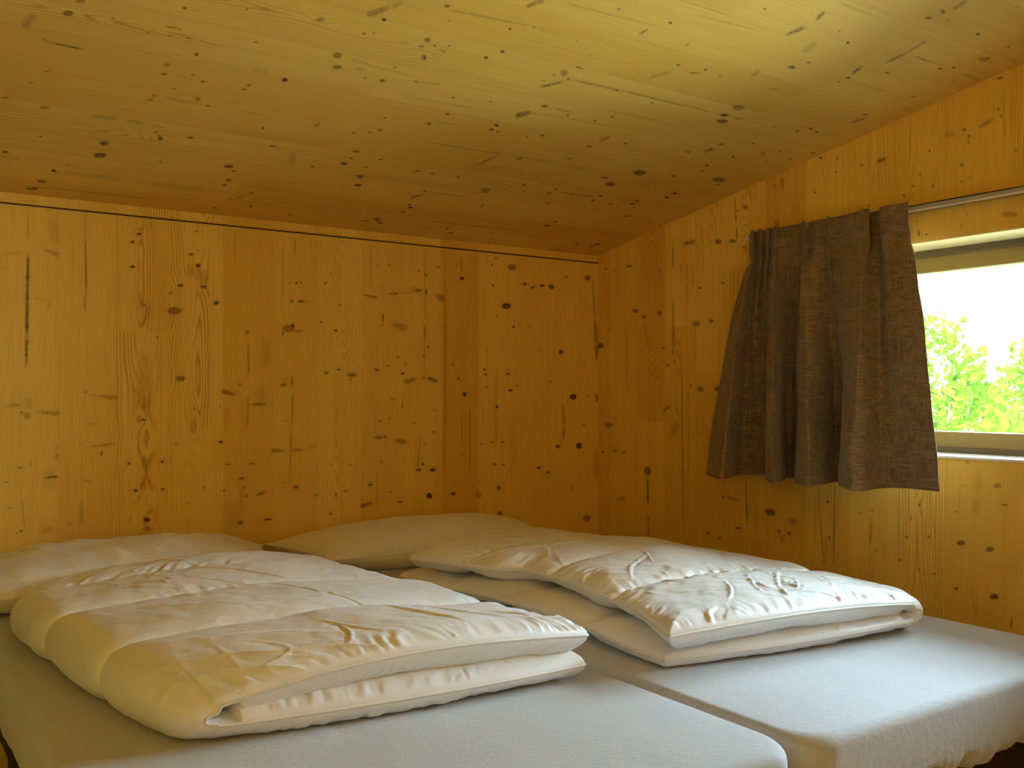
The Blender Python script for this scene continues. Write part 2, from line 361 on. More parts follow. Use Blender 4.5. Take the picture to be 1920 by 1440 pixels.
RIGHT_S = """1208 600 1215 655 1.4 2 .28;1262 450 1262 502 .8 1.4 .55;1270 461 1300 453 1 4 .6;1276 495 1276 530 .8 .8 .45;1288 495 1288 570 .8 .8 .45;1299 495 1299 540 .8 .8 .4
1262 560 1262 655 1.4 2.8 .45;1243 772 1254 762 1 2.2 .65;1378 372 1380 420 1 1.3 .6;1381 425 1382 450 1.2 .9 .6;1214 895 1215 945 1.3 1.6 .8;1215 965 1216 1005 1.3 1.3 .5
1262 790 1263 822 3 4.5 .28;1278 660 1281 1000 .7 .9 .5;1290 680 1292 930 .7 .7 .3;1268 690 1270 800 .8 .8 .22;1365 933 1386 938 2.2 1 .6;1398 897 1401 978 .8 1.7 .75;1418 955 1419 1005 .8 .8 .4
1467 1018 1463 1000 .8 .8 .5;1467 1018 1471 1000 .8 .8 .5;1535 910 1537 970 1 1.3 .45;1537 970 1545 1058 1.3 1 .5;1565 905 1563 1055 1 1.2 .55;1527 910 1528 1040 .7 .7 .3;1550 1010 1548 1055 1 1 .4
1634 970 1633 1000 .8 1.5 .6;1633 1000 1631 1028 1.6 .7 .6;1684 915 1684 1085 1.4 1.2 .3;1742 900 1745 960 1 1 .25;1745 960 1756 1010 1 1 .3;1832 878 1833 930 5 6 .14;1833 930 1829 970 7 4 .2
1897 1160 1896 1176 1 1.8 .7;1833 1108 1829 1160 1 1 .28;1822 1100 1826 1150 .8 .8 .22;1800 920 1801 960 .7 .7 .3;1645 303 1661 297 2.4 2.8 .72;1466 335 1468 367 3 .8 .45;1406 355 1408 378 1 .7 .65
1830 242 1855 228 1.6 3.6 .55;1855 228 1868 218 2.6 1 .28;1768 253 1795 251 5 3 .3;1815 262 1817 270 2 1.5 .5;1871 148 1879 145 1.5 1.8 .8;1540 310 1548 350 .8 .8 .3;1556 300 1550 350 .8 .8 .25
1420 400 1424 425 .8 .8 .3;1316 425 1317 460 .8 .8 .45;1880 160 1885 280 1.5 1.5 .25;1895 150 1897 280 1 1 .2;1175 600 1176 760 2 2 .15;1160 400 1160 640 1 1 .15;1720 1010 1724 1060 1 1 .2"""
CEIL_O = """128 25 9 4.5 .65;150 2 8 3 .55;212 35 2.5 1.1 .8;346 15 3 2.5 .8;337 56 2 1.5 .8;318 67 3 1.3 .7;462 17 1.5 1.3 .9;600 37 7 2.5 .55;368 102 3.5 2.3 .8;313 122 6 4 .42;307 139 5 2 .6
362 141 3 1.2 .7;380 153 4 1.4 .8;480 79 2.2 1.1 .8;534 150 5 3.5 .95;467 160 4 2 .6;457 168 4 1.4 .7;632 104 8 5 .55;632 126 8 3.5 .6;288 179 4 3 .45;282 187 5 2 .5;371 186 5 4 .45
390 198 3.5 1.6 .8;83 202 8 2.5 .5;10 183 7 1.3 .5;88 134 3 1.1 .8;58 155 3 1.1 .7;291 248 3 1.6 .6;301 260 4 2.8 .8;298 255 2.5 1.1 .9;357 258 5 1.9 .7;493 240 1.8 1.6 .9;76 256 2.5 1.2 .9
195 269 8 3.5 .72;187 291 10.5 4 .72;10 285 5 2 .85;101 320 4 2 .9;78 340 7 2.5 .7;60 354 10 2.5 .72;429 312 7 2.5 .8;438 321 3 1 .95;428 338 4 1.5 .8;422 347 4 1.1 .8;472 362 2.5 1.4 .8
470 387 2.5 1.1 .8;586 312 2.3 1.2 .95;513 274 6 2 .55;302 303 3 1 .6;403 389 2.2 .9 .7;545 402 3 .8 .6;720 37 4 2.3 .95;682 63 2.5 1.2 .7;701 62 1.5 1.1 .8;801 75 5 4 .6;790 87 5 1.6 .6
815 86 2.2 1.3 .9;842 86 1.5 1.2 .9;795 107 5 4 .5;796 108 1.5 3 .9;911 108 3.5 2 .8;942 97 3.5 2 .95;831 97 2 1 .6;838 11 5 3 .6;1001 51 2.2 1.2 .8;956 54 2 2 .9;1082 76 2.2 1 .6
1162 17 3 1.3 .7;1257 43 2.6 1.8 .8;741 126 2.2 1.2 .8;717 151 5 2 .7;780 153 2.2 1.1 .8;1058 137 7 6 .42;1058 138 2.5 2.5 .6;1066 148 2.5 1.3 .9;1039 141 2 1.2 .7;1020 152 2.2 1.1 .7
1156 169 2.5 1.3 .9;1223 184 2.5 1.1 .9;1223 193 2.6 1.3 .7;1272 122 2.5 1.5 .95;850 183 2.5 1.1 .8;839 214 2.8 1.5 .95;721 221 2.3 1.1 .8;804 232 3.5 2 .75;712 244 4 2 .6;663 249 3 1.1 .7
692 248 2.2 1.1 .7;920 190 2.2 1.1 .6;1021 199 6 2.5 .65;1065 216 2.3 1.1 .8;931 235 3.5 1.8 .97;922 243 3 1.3 .95;934 247 3 1.1 .7;1017 254 3 1.1 .8;989 257 2.2 .9 .8;1115 226 2.2 1.1 .8
1148 219 2.2 1 .7;1104 275 5 1.3 .75;1173 269 2.3 1.2 .8;667 284 5 2 .65;658 297 3 1.2 .9;645 307 6 2.5 .7;714 299 3 1.2 .97;688 313 3 1.2 .7;783 321 4 1.2 .75;810 325 2.5 1 .7
973 298 4 1.3 .7;1068 297 5 2.5 .4;1199 324 11 4 .68;1144 345 9 3.5 .68;1135 333 6 2 .45;675 331 6 2.5 .8;671 347 6 2 .8;859 331 2.5 1.1 .8;982 347 2.5 1.1 .95;797 358 3 1.1 .7
910 357 7 4 .55;768 384 2.5 .9 .95;769 389 3 .9 .95;756 397 2.5 .9 .9;1030 362 5 1.3 .6;1042 355 2 1.1 .8;1126 367 3 1.2 .95;1111 376 3 1.1 .8;1144 383 3 1 .8;1187 382 4 1.3 .8
1195 376 2.5 1.1 .8;1250 370 3 1.3 .9;1266 362 3 1.3 .9;1263 330 4 1.5 .7;1028 381 2.2 1.1 .5;1040 416 3 1 .9;1026 423 3.5 1.1 .9;707 411 5 3.5 .6;712 418 4 1.1 .8;685 414 6 .9 .7
839 429 3 1.1 .7;844 437 5 1.1 .6;1175 405 3 1 .7;1220 416 2.2 1 .7;1081 458 3 1.2 .7;1120 458 4 1.5 .8;1110 462 3 1 .7;1000 469 6 2 .55;770 446 6 1.1 .6;1434 17 2.2 1.4 .9
1768 22 4 3 .65;1741 34 6 2.5 .6;1833 64 3 1.5 .8;1891 88 2.2 1.3 .8;1590 80 1.9 1.6 .9;1574 59 1.3 1.1 .8;1483 126 7 2.5 .6;1516 117 3 1.6 .75;1590 146 4 1.5 .8;1763 129 4 1.4 .7
1788 127 2.6 1.8 .7;1843 112 8 4 .3;1851 110 5 2 .4;1302 137 8 1.6 .5;1323 131 3 2 .65;1350 143 1.6 1.1 .7;1384 202 10 4.5 .55;1358 216 7 2.2 .78;1354 227 9 3 .7;1385 222 7 3 .25
1353 271 5 1.6 .65;1290 285 1.8 1.4 .9;1412 269 2.5 1.3 .6;1375 294 2.5 1.5 .8;1325 310 3.5 1.3 .9;1316 320 2.2 1.1 .7;1348 337 10 3.8 .68;1346 346 4 1.1 .6;1520 241 3 1.2 .8;1532 248 2.6 1.2 .9
1494 246 2.5 1.1 .7;1451 238 2.2 1 .7;1623 215 5 1.3 .6;1430 288 3 1.1 .6;1525 287 3 1.1 .7;1713 181 4 1 .6;1448 344 4 1.2 .6;1435 303 2.6 1 .6;1484 299 2.6 1 .6;1462 284 2 .9 .6"""
CEIL_S = """50 44 62 32 6 5 .38;37 47 58 48 2.5 3 .35;78 70 90 79 1.5 2 .4;94 80 154 92 .8 .9 .95;313 50 332 52 1 1.2 .9;325 140 365 150 .8 .8 .35;480 132 498 135 4 4 .18;300 182 388 197 2 2 .28
160 217 230 224 2 2.8 .38;230 224 275 233 2 1.5 .35;270 232 312 241 1 1 .28;590 236 600 232 2.2 1.5 .5;449 207 494 217 1 .8 .3;548 290 549 300 4 5 .3;105 322 250 338 2.5 3 .25;250 338 410 362 3 3.5 .22
120 308 140 312 .8 1 .45;0 294 40 300 .8 .8 .4;0 343 340 379 .9 .8 .35;693 26 700 24 5 5 .45;697 25 730 14 5 4 .5;730 14 760 3 4 2 .38;845 19 1000 50 1.3 1 .42;1000 50 1060 68 2 2 .18
990 11 1015 2 3.5 4.5 .5;1200 63 1214 55 2.2 1.1 .75;640 105 700 122 1 1 .3;650 112 790 146 .8 .8 .3;660 128 690 132 2.2 1 .35;760 150 835 160 1 .8 .35;1014 163 1055 153 2.6 1.6 .6
1080 125 1093 129 .8 .8 .9;1070 149 1165 170 .9 1.2 .55;1165 170 1290 200 1.1 1 .5;1207 149 1265 132 2.6 1.5 .32;810 227 865 235 .8 .8 .3;972 216 992 211 4.5 3 .65;992 211 1010 214 1.6 1 .4
1030 201 1080 213 1 1 .38;1127 263 1142 257 3.5 2 .42;799 266 930 288 .8 .9 .42;890 283 945 288 1.2 1.2 .38;898 308 935 291 1.6 1 .6;940 290 1060 307 1 1.2 .28;1060 307 1100 320 2 3 .2
770 371 795 364 2.2 1 .65;805 361 870 369 .7 .7 .4;902 388 906 384 1.1 1.1 .97;1050 360 1118 370 1.2 .9 .45;780 412 980 434 .7 .7 .4;1533 34 1544 24 3 2.6 .6;1475 65 1508 52 2.5 3.4 .6
1510 94 1526 84 4 3.6 .28;1786 18 1810 3 2.2 3 .48;1285 86 1291 82 1 1 .9;1598 138 1614 126 1.8 2.6 .68;1663 117 1700 99 2.2 1.6 .62;1700 99 1738 76 1.5 2 .5;1658 135 1669 138 1 1 .95
1718 107 1745 117 1 1.2 .65;1410 141 1422 134 2 3 .28;1290 198 1330 210 1 .8 .4;1322 284 1338 279 2.6 2.6 .65;1595 230 1625 221 2.4 1.5 .45;1800 136 1845 153 2.5 3 .3;1700 103 1790 130 .8 .8 .3
1440 166 1460 168 .9 .9 .5;1480 232 1580 260 .7 .7 .3;1280 22 1440 62 1.8 1.2 .25;1560 0 1660 38 1.8 1 .25;1590 150 1680 176 .7 .7 .3;1250 190 1500 250 .7 .7 .2;400 240 640 278 3 4 .12
1620 85 1740 130 .8 .8 .2;1220 600 1221 600 1 1 0;980 208 1200 245 .8 .8 .25;750 180 900 205 .7 .7 .3;1090 196 1280 236 .8 .8 .25;1042 3 1260 55 1 1 .28;1040 0 1150 28 .8 .8 .25"""
def parse(o, s):
    L = []
    for row in o.replace('\n', ';').split(';'):
        x, y, rx, ry, d = map(float, row.split())
        if rx >= ry: L.append((x - (rx - ry), y, x + (rx - ry), y, ry, ry, d, 1, rx, ry))
        else: L.append((x, y - (ry - rx), x, y + (ry - rx), rx, rx, d, 1, rx, ry))
    for row in s.replace('\n', ';').split(';'):
        L.append(tuple(map(float, row.split())) + (0,))
    return L

# ------------------------------------------------------------------ boarded surfaces
def axis_points(lo, hi, f0, f1, fine, coarse, breaks=()):
    pts = {round(lo, 5), round(hi, 5)}
    x = lo
    f0 = max(f0, lo); f1 = min(f1, hi)
    for a, b, st in ((lo, f0, coarse), (f0, f1, fine), (f1, hi, coarse)):
        if b - a > 1e-6:
            n = max(1, int(math.ceil((b - a) / st)))
            pts |= {round(a + (b - a) * i / n, 5) for i in range(n + 1)}
    for k in breaks:
        if lo < k < hi: pts.add(round(k, 5))
    a = sorted(pts); out = [a[0]]
    for v in a[1:]:
        if v - out[-1] > 0.0006 or v in [round(q, 5) for q in breaks]: out.append(v)
    return np.array(out)

def boards(name, mat, place, pin, arange, brange, fine_a, fine_b, step, edges, marks, seed, styles=None, hole=None, coarse=.05, flip=False):
    """a boarded panel: a = across the boards, b = along the grain; place(a,b) -> xyz"""
    rs = np.random.RandomState(seed)
    V = []; Q = []; A = []; base = 0
    mk = []
    for m in marks:                                       # pin the marks on the surface
        p = pin(m[0], m[1]); q = pin(m[2], m[3]); mk.append((p, q, m))
    breaks_b = hole[2:4] if hole else ()
    for ei in range(len(edges) - 1):
        a0, a1 = max(edges[ei], arange[0]), min(edges[ei + 1], arange[1])
        if a1 - a0 < 1e-4: continue
        br = hole[0:2] if hole else ()
        av = axis_points(a0, a1, fine_a[0], fine_a[1], step, coarse, br)
        bv = axis_points(brange[0], brange[1], fine_b[0], fine_b[1], step, coarse, breaks_b)
        na, nb = len(av), len(bv)
        AA, BB = np.meshgrid(av, bv, indexing='ij')
        # lengths joined end to end along the board
        cuts = [brange[0] - 9]; b = brange[0] - rs.rand() * .9
        while b < brange[1]: cuts.append(b); b += .55 + rs.rand() * 1.3
        cuts.append(brange[1] + 9)
        phase = np.zeros_like(AA); ringc = np.zeros_like(AA); tint = np.zeros_like(AA)
        wd = edges[ei + 1] - edges[ei]
        st = styles.get(ei) if styles else None
        for ci in range(len(cuts) - 1):
            msk = (BB >= cuts[ci]) & (BB < cuts[ci + 1])
            flat = rs.rand() < .38
            if st: flat = st[0]
            if flat: ac = edges[ei] + wd * (.3 + .4 * rs.rand()); d0 = .012 + .015 * rs.rand(); amp = .022; rw = .0062 + .002 * rs.rand(); rc = .42 + .3 * rs.rand()
            else: ac = edges[ei] + wd * (1.2 + 2.0 * rs.rand()) * (1 if rs.rand() < .5 else -1); d0 = .03; amp = .01; rw = .0045 + .003 * rs.rand(); rc = .06 + .20 * rs.rand()
            if st: rc = st[1]
            s2 = rs.randint(1000)
            dd = d0 + amp * noise2(BB * 2.6 + s2, BB * 0 + 3.3, s2) * 1.6
            wob = .004 * fbm(BB * 7 + s2, AA * 10, s2 + 1, 2)
            r = np.sqrt((AA - ac + wob) ** 2 + dd ** 2) + .0035 * noise2(AA * 55 + s2, BB * .6, s2 + 4) + .0012 * noise2(AA * 170 + s2, BB * 1.1, s2 + 6)
            patch = sstep(-.35, .55, noise2(AA * 22 + s2, BB * 2.2, s2 + 2))
            phase = np.where(msk, 2 * math.pi * r / rw, phase)
            ringc = np.where(msk, rc * (.25 + .75 * patch), ringc)
            tv = rs.rand() * 1.3 - .75
            if st and len(st) > 2: tv = st[2] + rs.rand() * .3 - .15
            tint = np.where(msk, tv, tint)
            if ci > 0:                                    # the glued end joint
                j = np.exp(-((BB - cuts[ci]) / .0012) ** 2) * .12
                tint = tint + j * 2
        # long glue line between neighbours
        tint = tint + .5 * np.exp(-(np.minimum(AA - edges[ei], edges[ei + 1] - AA) / .0012) ** 2)
        dark = np.zeros_like(AA)
        X, Y, Z = place(AA, BB)
        f = X * S + Y * C
        ok = f > .2
        PX = np.where(ok, 960 + F * (X * C - Y * S) / np.where(ok, f, 1), -9999)
        PY = np.where(ok, HY - F * (Z - CZ) / np.where(ok, f, 1), -9999)
        for (pa, pb), (qa, qb), m in mk:
            mr = (max(m[4], m[5]) * 3 + 6) * .0024
            if max(pa, qa) + mr < a0 or min(pa, qa) - mr > a1: continue
            i0, i1 = np.searchsorted(av, [min(pa, qa) - mr, max(pa, qa) + mr])
            mr2 = mr * 4 if m[7] else mr * 2
            j0, j1 = np.searchsorted(bv, [min(pb, qb) - mr2, max(pb, qb) + mr2])
            if i1 <= i0 or j1 <= j0: continue
            sl = (slice(i0, i1), slice(j0, j1))
            dx, dy = m[2] - m[0], m[3] - m[1]; L2 = dx * dx + dy * dy + 1e-6
            jit = 0.5 * noise2(PX[sl] * .25, PY[sl] * .25, 5)
            tt = np.clip(((PX[sl] - m[0]) * dx + (PY[sl] - m[1]) * dy) / L2, 0, 1)
            ds = np.hypot(PX[sl] - m[0] - tt * dx, PY[sl] - m[1] - tt * dy)
            rr = m[4] + (m[5] - m[4]) * tt
            if m[7]:
                ex, ey = PX[sl] - (m[0] + m[2]) / 2, PY[sl] - (m[1] + m[3]) / 2
                ds = np.sqrt((ex / m[8]) ** 2 + (ey / m[9]) ** 2) * m[4]
                soft = .9 + .22 * rr; fade = 1.0
            else:
                ln = math.sqrt(L2); wide = max(m[4], m[5])
                soft = .8 + (1.5 if (m[6] < .4 and wide > 1.6) else .45) * rr
                fade = (sstep(0, .3, tt) * sstep(1, .7, tt)) if (ln > 5 * wide and m[6] < .4) else (.45 + .55 * sstep(0, .2, tt)) * (.45 + .55 * sstep(1, .8, tt)) if ln > 6 * wide else 1.0
                if m[5] > 2.2 * m[4]: fade = sstep(0, .6, tt) * (.75 + .25 * sstep(1, .9, tt))
                elif m[4] > 2.2 * m[5]: fade = sstep(1, .4, tt)
                fade = fade * (.8 + .3 * noise2(PX[sl] * .5, PY[sl] * .5, 6))
            val = m[6] * fade * (1 - sstep(rr - soft * .5, rr + soft * .9, ds + jit * (.6 + .12 * rr)))
            if m[7] and max(m[4], m[5]) > 2.4:            # paler heart of a round knot
                val = val * (1 - .28 * (1 - sstep(0, rr * .75, ds)))
            dark[sl] = np.maximum(dark[sl], val)
            if m[7] and m[4] > 1.4:                       # rings flow round the knot
                kr = m[4] * .0026
                g = np.exp(-((AA[sl] - (pa + qa) / 2) ** 2 + ((BB[sl] - (pb + qb) / 2) * .45) ** 2) / (2 * (1.8 * kr) ** 2))
                phase[sl] += g * kr * 900
        for _ in range(int((a1 - a0) * (brange[1] - brange[0]) * 14)):   # pin knots and flecks too small to survey
            ka, kb = a0 + rs.rand() * (a1 - a0), brange[0] + rs.rand() * (brange[1] - brange[0]); kr = .0012 + .0022 * rs.rand() ** 2
            i0, i1 = np.searchsorted(av, [ka - .02, ka + .02]); j0, j1 = np.searchsorted(bv, [kb - .03, kb + .03])
            if i1 > i0 and j1 > j0:
                sl = (slice(i0, i1), slice(j0, j1))
                ds = np.hypot(AA[sl] - ka, (BB[sl] - kb) * .8)
                dark[sl] = np.maximum(dark[sl], (.35 + .5 * rs.rand()) * (1 - sstep(kr * .4, kr * 1.7, ds)))
        V.append(np.stack([X, Y, Z], -1).reshape(-1, 3))
        A.append(np.stack([phase, ringc, tint, dark], -1).reshape(-1, 4))
        idx = base + np.arange(na * nb).reshape(na, nb)
        q = np.stack([idx[:-1, :-1], idx[1:, :-1], idx[1:, 1:], idx[:-1, 1:]], -1)
        if hole:
            ca = (av[:-1] + av[1:]) / 2; cb = (bv[:-1] + bv[1:]) / 2
            inside = ((ca > hole[0]) & (ca < hole[1]))[:, None] & ((cb > hole[2]) & (cb < hole[3]))[None, :]
            q = q[~inside]
        else: q = q.reshape(-1, 4)
        if flip: q = q[:, ::-1]
        Q.append(q); base += na * nb
    return np.concatenate(V), np.concatenate(Q), np.concatenate(A)

def finish_panel(name, mat, V, Q, A, body, tint=0.0):
    """adds the slab behind the boarded face (MB without its front face) and stores the attribute"""
    bv = np.array(body.v, dtype=float); bf = np.array(body.f, dtype=int) + len(V)
    V2 = np.concatenate([V, bv]); Q2 = np.concatenate([Q, bf])
    A2 = np.concatenate([A, np.tile([0, 0, tint, 0], (len(bv), 1))])
    me = bpy.data.meshes.new(name)
    me.vertices.add(len(V2)); me.vertices.foreach_set('co', V2.astype(np.float32).ravel())
    n = len(Q2)
    me.loops.add(n * 4); me.loops.foreach_set('vertex_index', Q2.astype(np.int32).ravel())
    me.polygons.add(n); me.polygons.foreach_set('loop_start', np.arange(0, n * 4, 4, dtype=np.int32))
    me.update(calc_edges=True)
    at = me.attributes.new('wood', 'FLOAT_COLOR', 'POINT')
    at.data.foreach_set('color', A2.astype(np.float32).ravel())
    me.materials.append(mat)
    o = bpy.data.objects.new(name, me); COL.objects.link(o)
    return tag(o, kind='structure')

BW = 0.1623                                              # board width
# back wall: face stops at a shadow gap 36 mm under the ceiling
ZG = 1.705
e_back = [0.481 + BW * k for k in range(-12, 14)]
sty = {12: (False, .18, .1), 13: (True, .70, -.3), 14: (True, .70, -.45), 11: (False, .16, -.1), 10: (False, .12, -.2), 15: (False, .28, .75), 16: (False, .2, .25),
       17: (True, .42, -.4), 18: (False, .22, .15), 19: (False, .25, .1), 20: (False, .38, 1.15), 21: (False, .22, -.2), 22: (True, .12, .0), 23: (False, .12, .25), 24: (False, .12, .3)}
marks_b = parse(BACK_O, BACK_S)
V, Q, A = boards('wall_back', M_WV, lambda a, b: (a, a * 0 + YB, b), lambda x, y: (ony(x, y, YB)[0], ony(x, y, YB)[2]),
                 (XL, XR + .0), (0, ZG), (.15, XR), (.55, ZG), .0033, e_back, marks_b, 11, sty)
body = MB().box(XL, XR + .2, YB, YB + .14, 0, ZG, skip=('-y',))
wall_back = finish_panel('wall_back', M_WV, V, Q, A, body)
# recessed strip above the shadow gap
V, Q, A = boards('trim_1', M_WV, lambda a, b: (a, a * 0 + YB + .004, b), lambda x, y: (ony(x, y, YB)[0], ony(x, y, YB)[2]),
                 (XL, XR), (ZG + .004, ceil_z(YB) + .03), (.15, XR), (ZG, 2), .0033, e_back, [], 12, sty)
trim = finish_panel('trim_1', M_WV, V, Q, A, MB().box(XL, XR + .2, YB + .004, YB + .14, ZG + .004, ceil_z(YB) + .03, skip=('-y',)))

tag(MB().box(XL, XR - .001, YB - .0012, YB + .02, ZG - .0004, ZG + .0042).build('gap_shade_strip', M_DARK), kind='structure')  # dark strip filling the gap, its colour standing in for the shadow there
e_right = [YB - .071 - BW * k for k in range(0, 32)][::-1]
e_right = e_right + [YB + .1]
marks_r = parse(RIGHT_O, RIGHT_S)
V, Q, A = boards('wall_right', M_WV, lambda a, b: (a * 0 + XR, a, b), lambda x, y: (onx(x, y, XR)[1], onx(x, y, XR)[2]),
                 (YF, YB), (0, 2.56), (1.0, YB), (.5, 2.15), .0036, e_right, marks_r, 23, hole=(WY0, WY1, WZ0, WZ1))
T = .22
body = MB()
body.box(XR, XR + T, YF, WY0, 0, 2.56, skip=('-x',)); body.box(XR, XR + T, WY1, YB + .14, 0, 2.56, skip=('-x',))
body.box(XR, XR + T, WY0, WY1, 0, WZ0, skip=('-x',)); body.box(XR, XR + T, WY0, WY1, WZ1, 2.56, skip=('-x',))
wall_right = finish_panel('wall_right', M_WV, V, Q, A, body)

e_ceil = [YB + .05 - BW * k for k in range(0, 32)][::-1]
marks_c = parse(CEIL_O, CEIL_S)
def pin_c(x, y):
    p = onceil(x, y); return p[1], p[0]
V, Q, A = boards('ceiling', M_WX, lambda a, b: (b, a, ceil_z(a)), pin_c,
                 (YF - .1, YB + .12), (XL - .1, XR + .2), (1.0, YB + .1), (.0, XR), .0036, e_ceil, marks_c, 37)
body = MB()
y0, y1, x0, x1, t = YF - .1, YB + .3, XL - .1, XR + .4, .2
b0 = [(x0, y0, ceil_z(y0) + .002), (x1, y0, ceil_z(y0) + .002), (x1, y1, ceil_z(y1) + .002), (x0, y1, ceil_z(y1) + .002)]
body.v = b0 + [(p[0], p[1], p[2] + t) for p in b0]
body.f = [(0, 1, 2, 3), (4, 5, 6, 7), (0, 1, 5, 4), (1, 2, 6, 5), (2, 3, 7, 6), (3, 0, 4, 7)]
ceiling = finish_panel('ceiling', M_WX, V, Q, A, body)

def simple_wall(name, mb, mat=M_WV):
    bv = np.array(mb.v, float); bf = np.array(mb.f, int)
    return finish_panel(name, mat, bv[:0], bf[:0], np.zeros((0, 4)), mb, -1.0)
simple_wall('wall_left', MB().box(XL - .14, XL, YF - .1, YB + .14, 0, 2.56))
simple_wall('wall_front', MB().box(XL - .14, XR + T, YF - .14, YF, 0, 2.56))
tag(MB().box(XL - .2, XR + .3, YF - .2, YB + .2, -.12, 0).build('floor', M_FLOOR), kind='structure')

# ------------------------------------------------------------------ window
win = empty('window_1', (XR + .15, (WY0 + WY1) / 2, WZ0)); tag(win, kind='structure')
XW = XR + .15
def ringbox(y0, y1, z0, z1, w, x0, x1, wt=None, wb=None):
    wt = wt or w; wb = wb or w
    m = MB()
    m.box(x0, x1, y0, y0 + w, z0, z1); m.box(x0, x1, y1 - w, y1, z0, z1)
    m.box(x0, x1, y0 + w, y1 - w, z0, z0 + wb); m.box(x0, x1, y0 + w, y1 - w, z1 - wt, z1)
    return m
o = ringbox(WY0, WY1, WZ0, WZ1, .03, XW, XW + .07, wt=.024, wb=.02).build('outer_frame', M_FRAME_D, bevel=.003); keep_world(o, win)
tag(o, kind='structure')
o = ringbox(WY0 + .022, WY1 - .022, WZ0 + .014, WZ1 - .02, .05, XW + .012, XW + .06, wt=.05, wb=.052).build('sash', M_FRAME, bevel=.004); keep_world(o, win); tag(o, kind='structure')
o = MB().box(XW + .034, XW + .040, WY0 + .06, WY1 - .06, WZ0 + .058, WZ1 - .065).build('glass_pane', M_GLASS); keep_world(o, win); tag(o, kind='structure')
o = MB().box(XR - .004, XW + .02, WY0, WY1, WZ0 - .002, WZ0 + .004).build('window_sill', M_WHITE); keep_world(o, win); tag(o, kind='structure')
o = MB().box(XR + .002, XW, WY0, WY1, WZ1 - .003, WZ1 + .001).build('head_lining', plain('pale_lining', rgb(.80, .64, .27), .5)); keep_world(o, win); tag(o, kind='structure')

# ------------------------------------------------------------------ curtain rail and curtain
rail = empty('curtain_rail', (XR - .02, 1.2, 1.69))
tag(rail, 'white aluminium curtain rail fixed to the wooden wall above the window', 'curtain rail')
m = MB()
ZR0, ZR1 = 1.690, 1.705
m.box(XR - .032, XR, -.45, 2.22, ZR1 - .003, ZR1); m.box(XR - .032, XR - .029, -.45, 2.22, ZR0, ZR1); m.box(XR - .003, XR, -.45, 2.22, ZR0, ZR1)
m.box(XR - .032, XR - .021, -.45, 2.22, ZR0, ZR0 + .002); m.box(XR - .011, XR, -.45, 2.22, ZR0, ZR0 + .002)
keep_world(m.build('rail_profile', M_RAIL), rail)
keep_world(MB().box(XR - .0335, XR - .029, -.45, 2.22, ZR0 - .003, ZR0 + .001).build('rail_lip', M_WHITE), rail)
for y in (-.45, 2.22):
    keep_world(MB().box(XR - .034, XR, y - .004, y + .004, ZR0 - .001, ZR1 + .001).build('end_cap', M_WHITE, bevel=.001), rail)

CT = [(1405, .050), (1410, .085), (1418, .050), (1425, .080), (1431, .050), (1438, .085), (1444, .055), (1452, .095), (1460, .060), (1475, .052), (1490, .055), (1503, .060),
      (1506, .088), (1513, .055), (1530, .062), (1547, .055), (1551, .088), (1558, .060), (1590, .066), (1627, .088), (1631, .036), (1649, .036), (1652, .080), (1702, .080)]
CB = [(1322, .08), (1350, .20), (1380, .07), (1405, .036), (1427, .036), (1446, .05), (1433, .15), (1447, .245), (1463, .17), (1473, .05), (1492, .036), (1499, .09),
      (1490, .17), (1515, .25), (1545, .15), (1568, .045), (1590, .036), (1593, .08), (1573, .17), (1592, .27), (1618, .25), (1650, .145), (1690, .13), (1763, .15)]
def curve(P, n):
    P = np.array(P, float); out = []
    for i in range(len(P) - 1):
        p0, p1, p2, p3 = P[max(i - 1, 0)], P[i], P[i + 1], P[min(i + 2, len(P) - 1)]
        for k in range(n):
            t = k / n
            m1, m2 = (p2 - p0) * .4, (p3 - p1) * .4
            out.append((2 * t ** 3 - 3 * t * t + 1) * p1 + (t ** 3 - 2 * t * t + t) * m1 + (-2 * t ** 3 + 3 * t * t) * p2 + (t ** 3 - t * t) * m2)
    out.append(P[-1]); return np.array(out)
ZT, ZH, ZBt = 1.7075, 1.612, .885
tp = np.array([[onx(x, 400, XR - o_)[1], o_] for x, o_ in CT]); bp = np.array([[onx(x, 910, XR - o_)[1], o_] for x, o_ in CB])
tc, bc = curve(tp, 12), curve(bp, 12)
nt = 110; nsx = len(tc)
rows = []
sx = np.linspace(0, 1, nsx)
for j in range(nt + 1):
    t = j / nt; z = ZT + (ZBt - ZT) * t
    if z > ZH: w = 0.0
    else:
        q = (ZH - z) / (ZH - ZBt); w = q ** .72
        if q < .06: w *= q / .06 * .6 + .4
    yy = tc[:, 0] * (1 - w) + bc[:, 0] * w; oo = tc[:, 1] * (1 - w) + bc[:, 1] * w
    oo = oo + .006 * noise2(sx * 26, sx * 0 + t * 5, 4) * min(1, max(0, w * 2)) + .003 * noise2(sx * 60, sx * 0 + t * 22, 8) * (1 - abs(t - .2)) 
    if abs(z - ZH) < .02: oo = oo - .006 * (1 - abs(z - ZH) / .02)                          # stitched under the heading
    yy = yy + .004 * noise2(sx * 12, sx * 0 + t * 7, 9)
    zz = z + sx * .020 * t
    if t > .97: oo = oo + 0
    rows.append(np.stack([XR - np.maximum(oo, .038), yy, zz + .006 * t * noise2(sx * 9, sx * 0, 14)], -1))
Vc = np.array(rows).reshape(-1, 3)
idx = np.arange((nt + 1) * nsx).reshape(nt + 1, nsx)
Qc = np.stack([idx[:-1, :-1], idx[1:, :-1], idx[1:, 1:], idx[:-1, 1:]], -1).reshape(-1, 4)
curt = empty('curtain', (XR - .08, 1.9, ZT)); tag(curt, 'short dark brown woven curtain with pinch pleats, drawn to the left end of the window', 'curtain')
fab = mesh_np('curtain_fabric', Vc, Qc, M_CURT); keep_world(fab, curt)
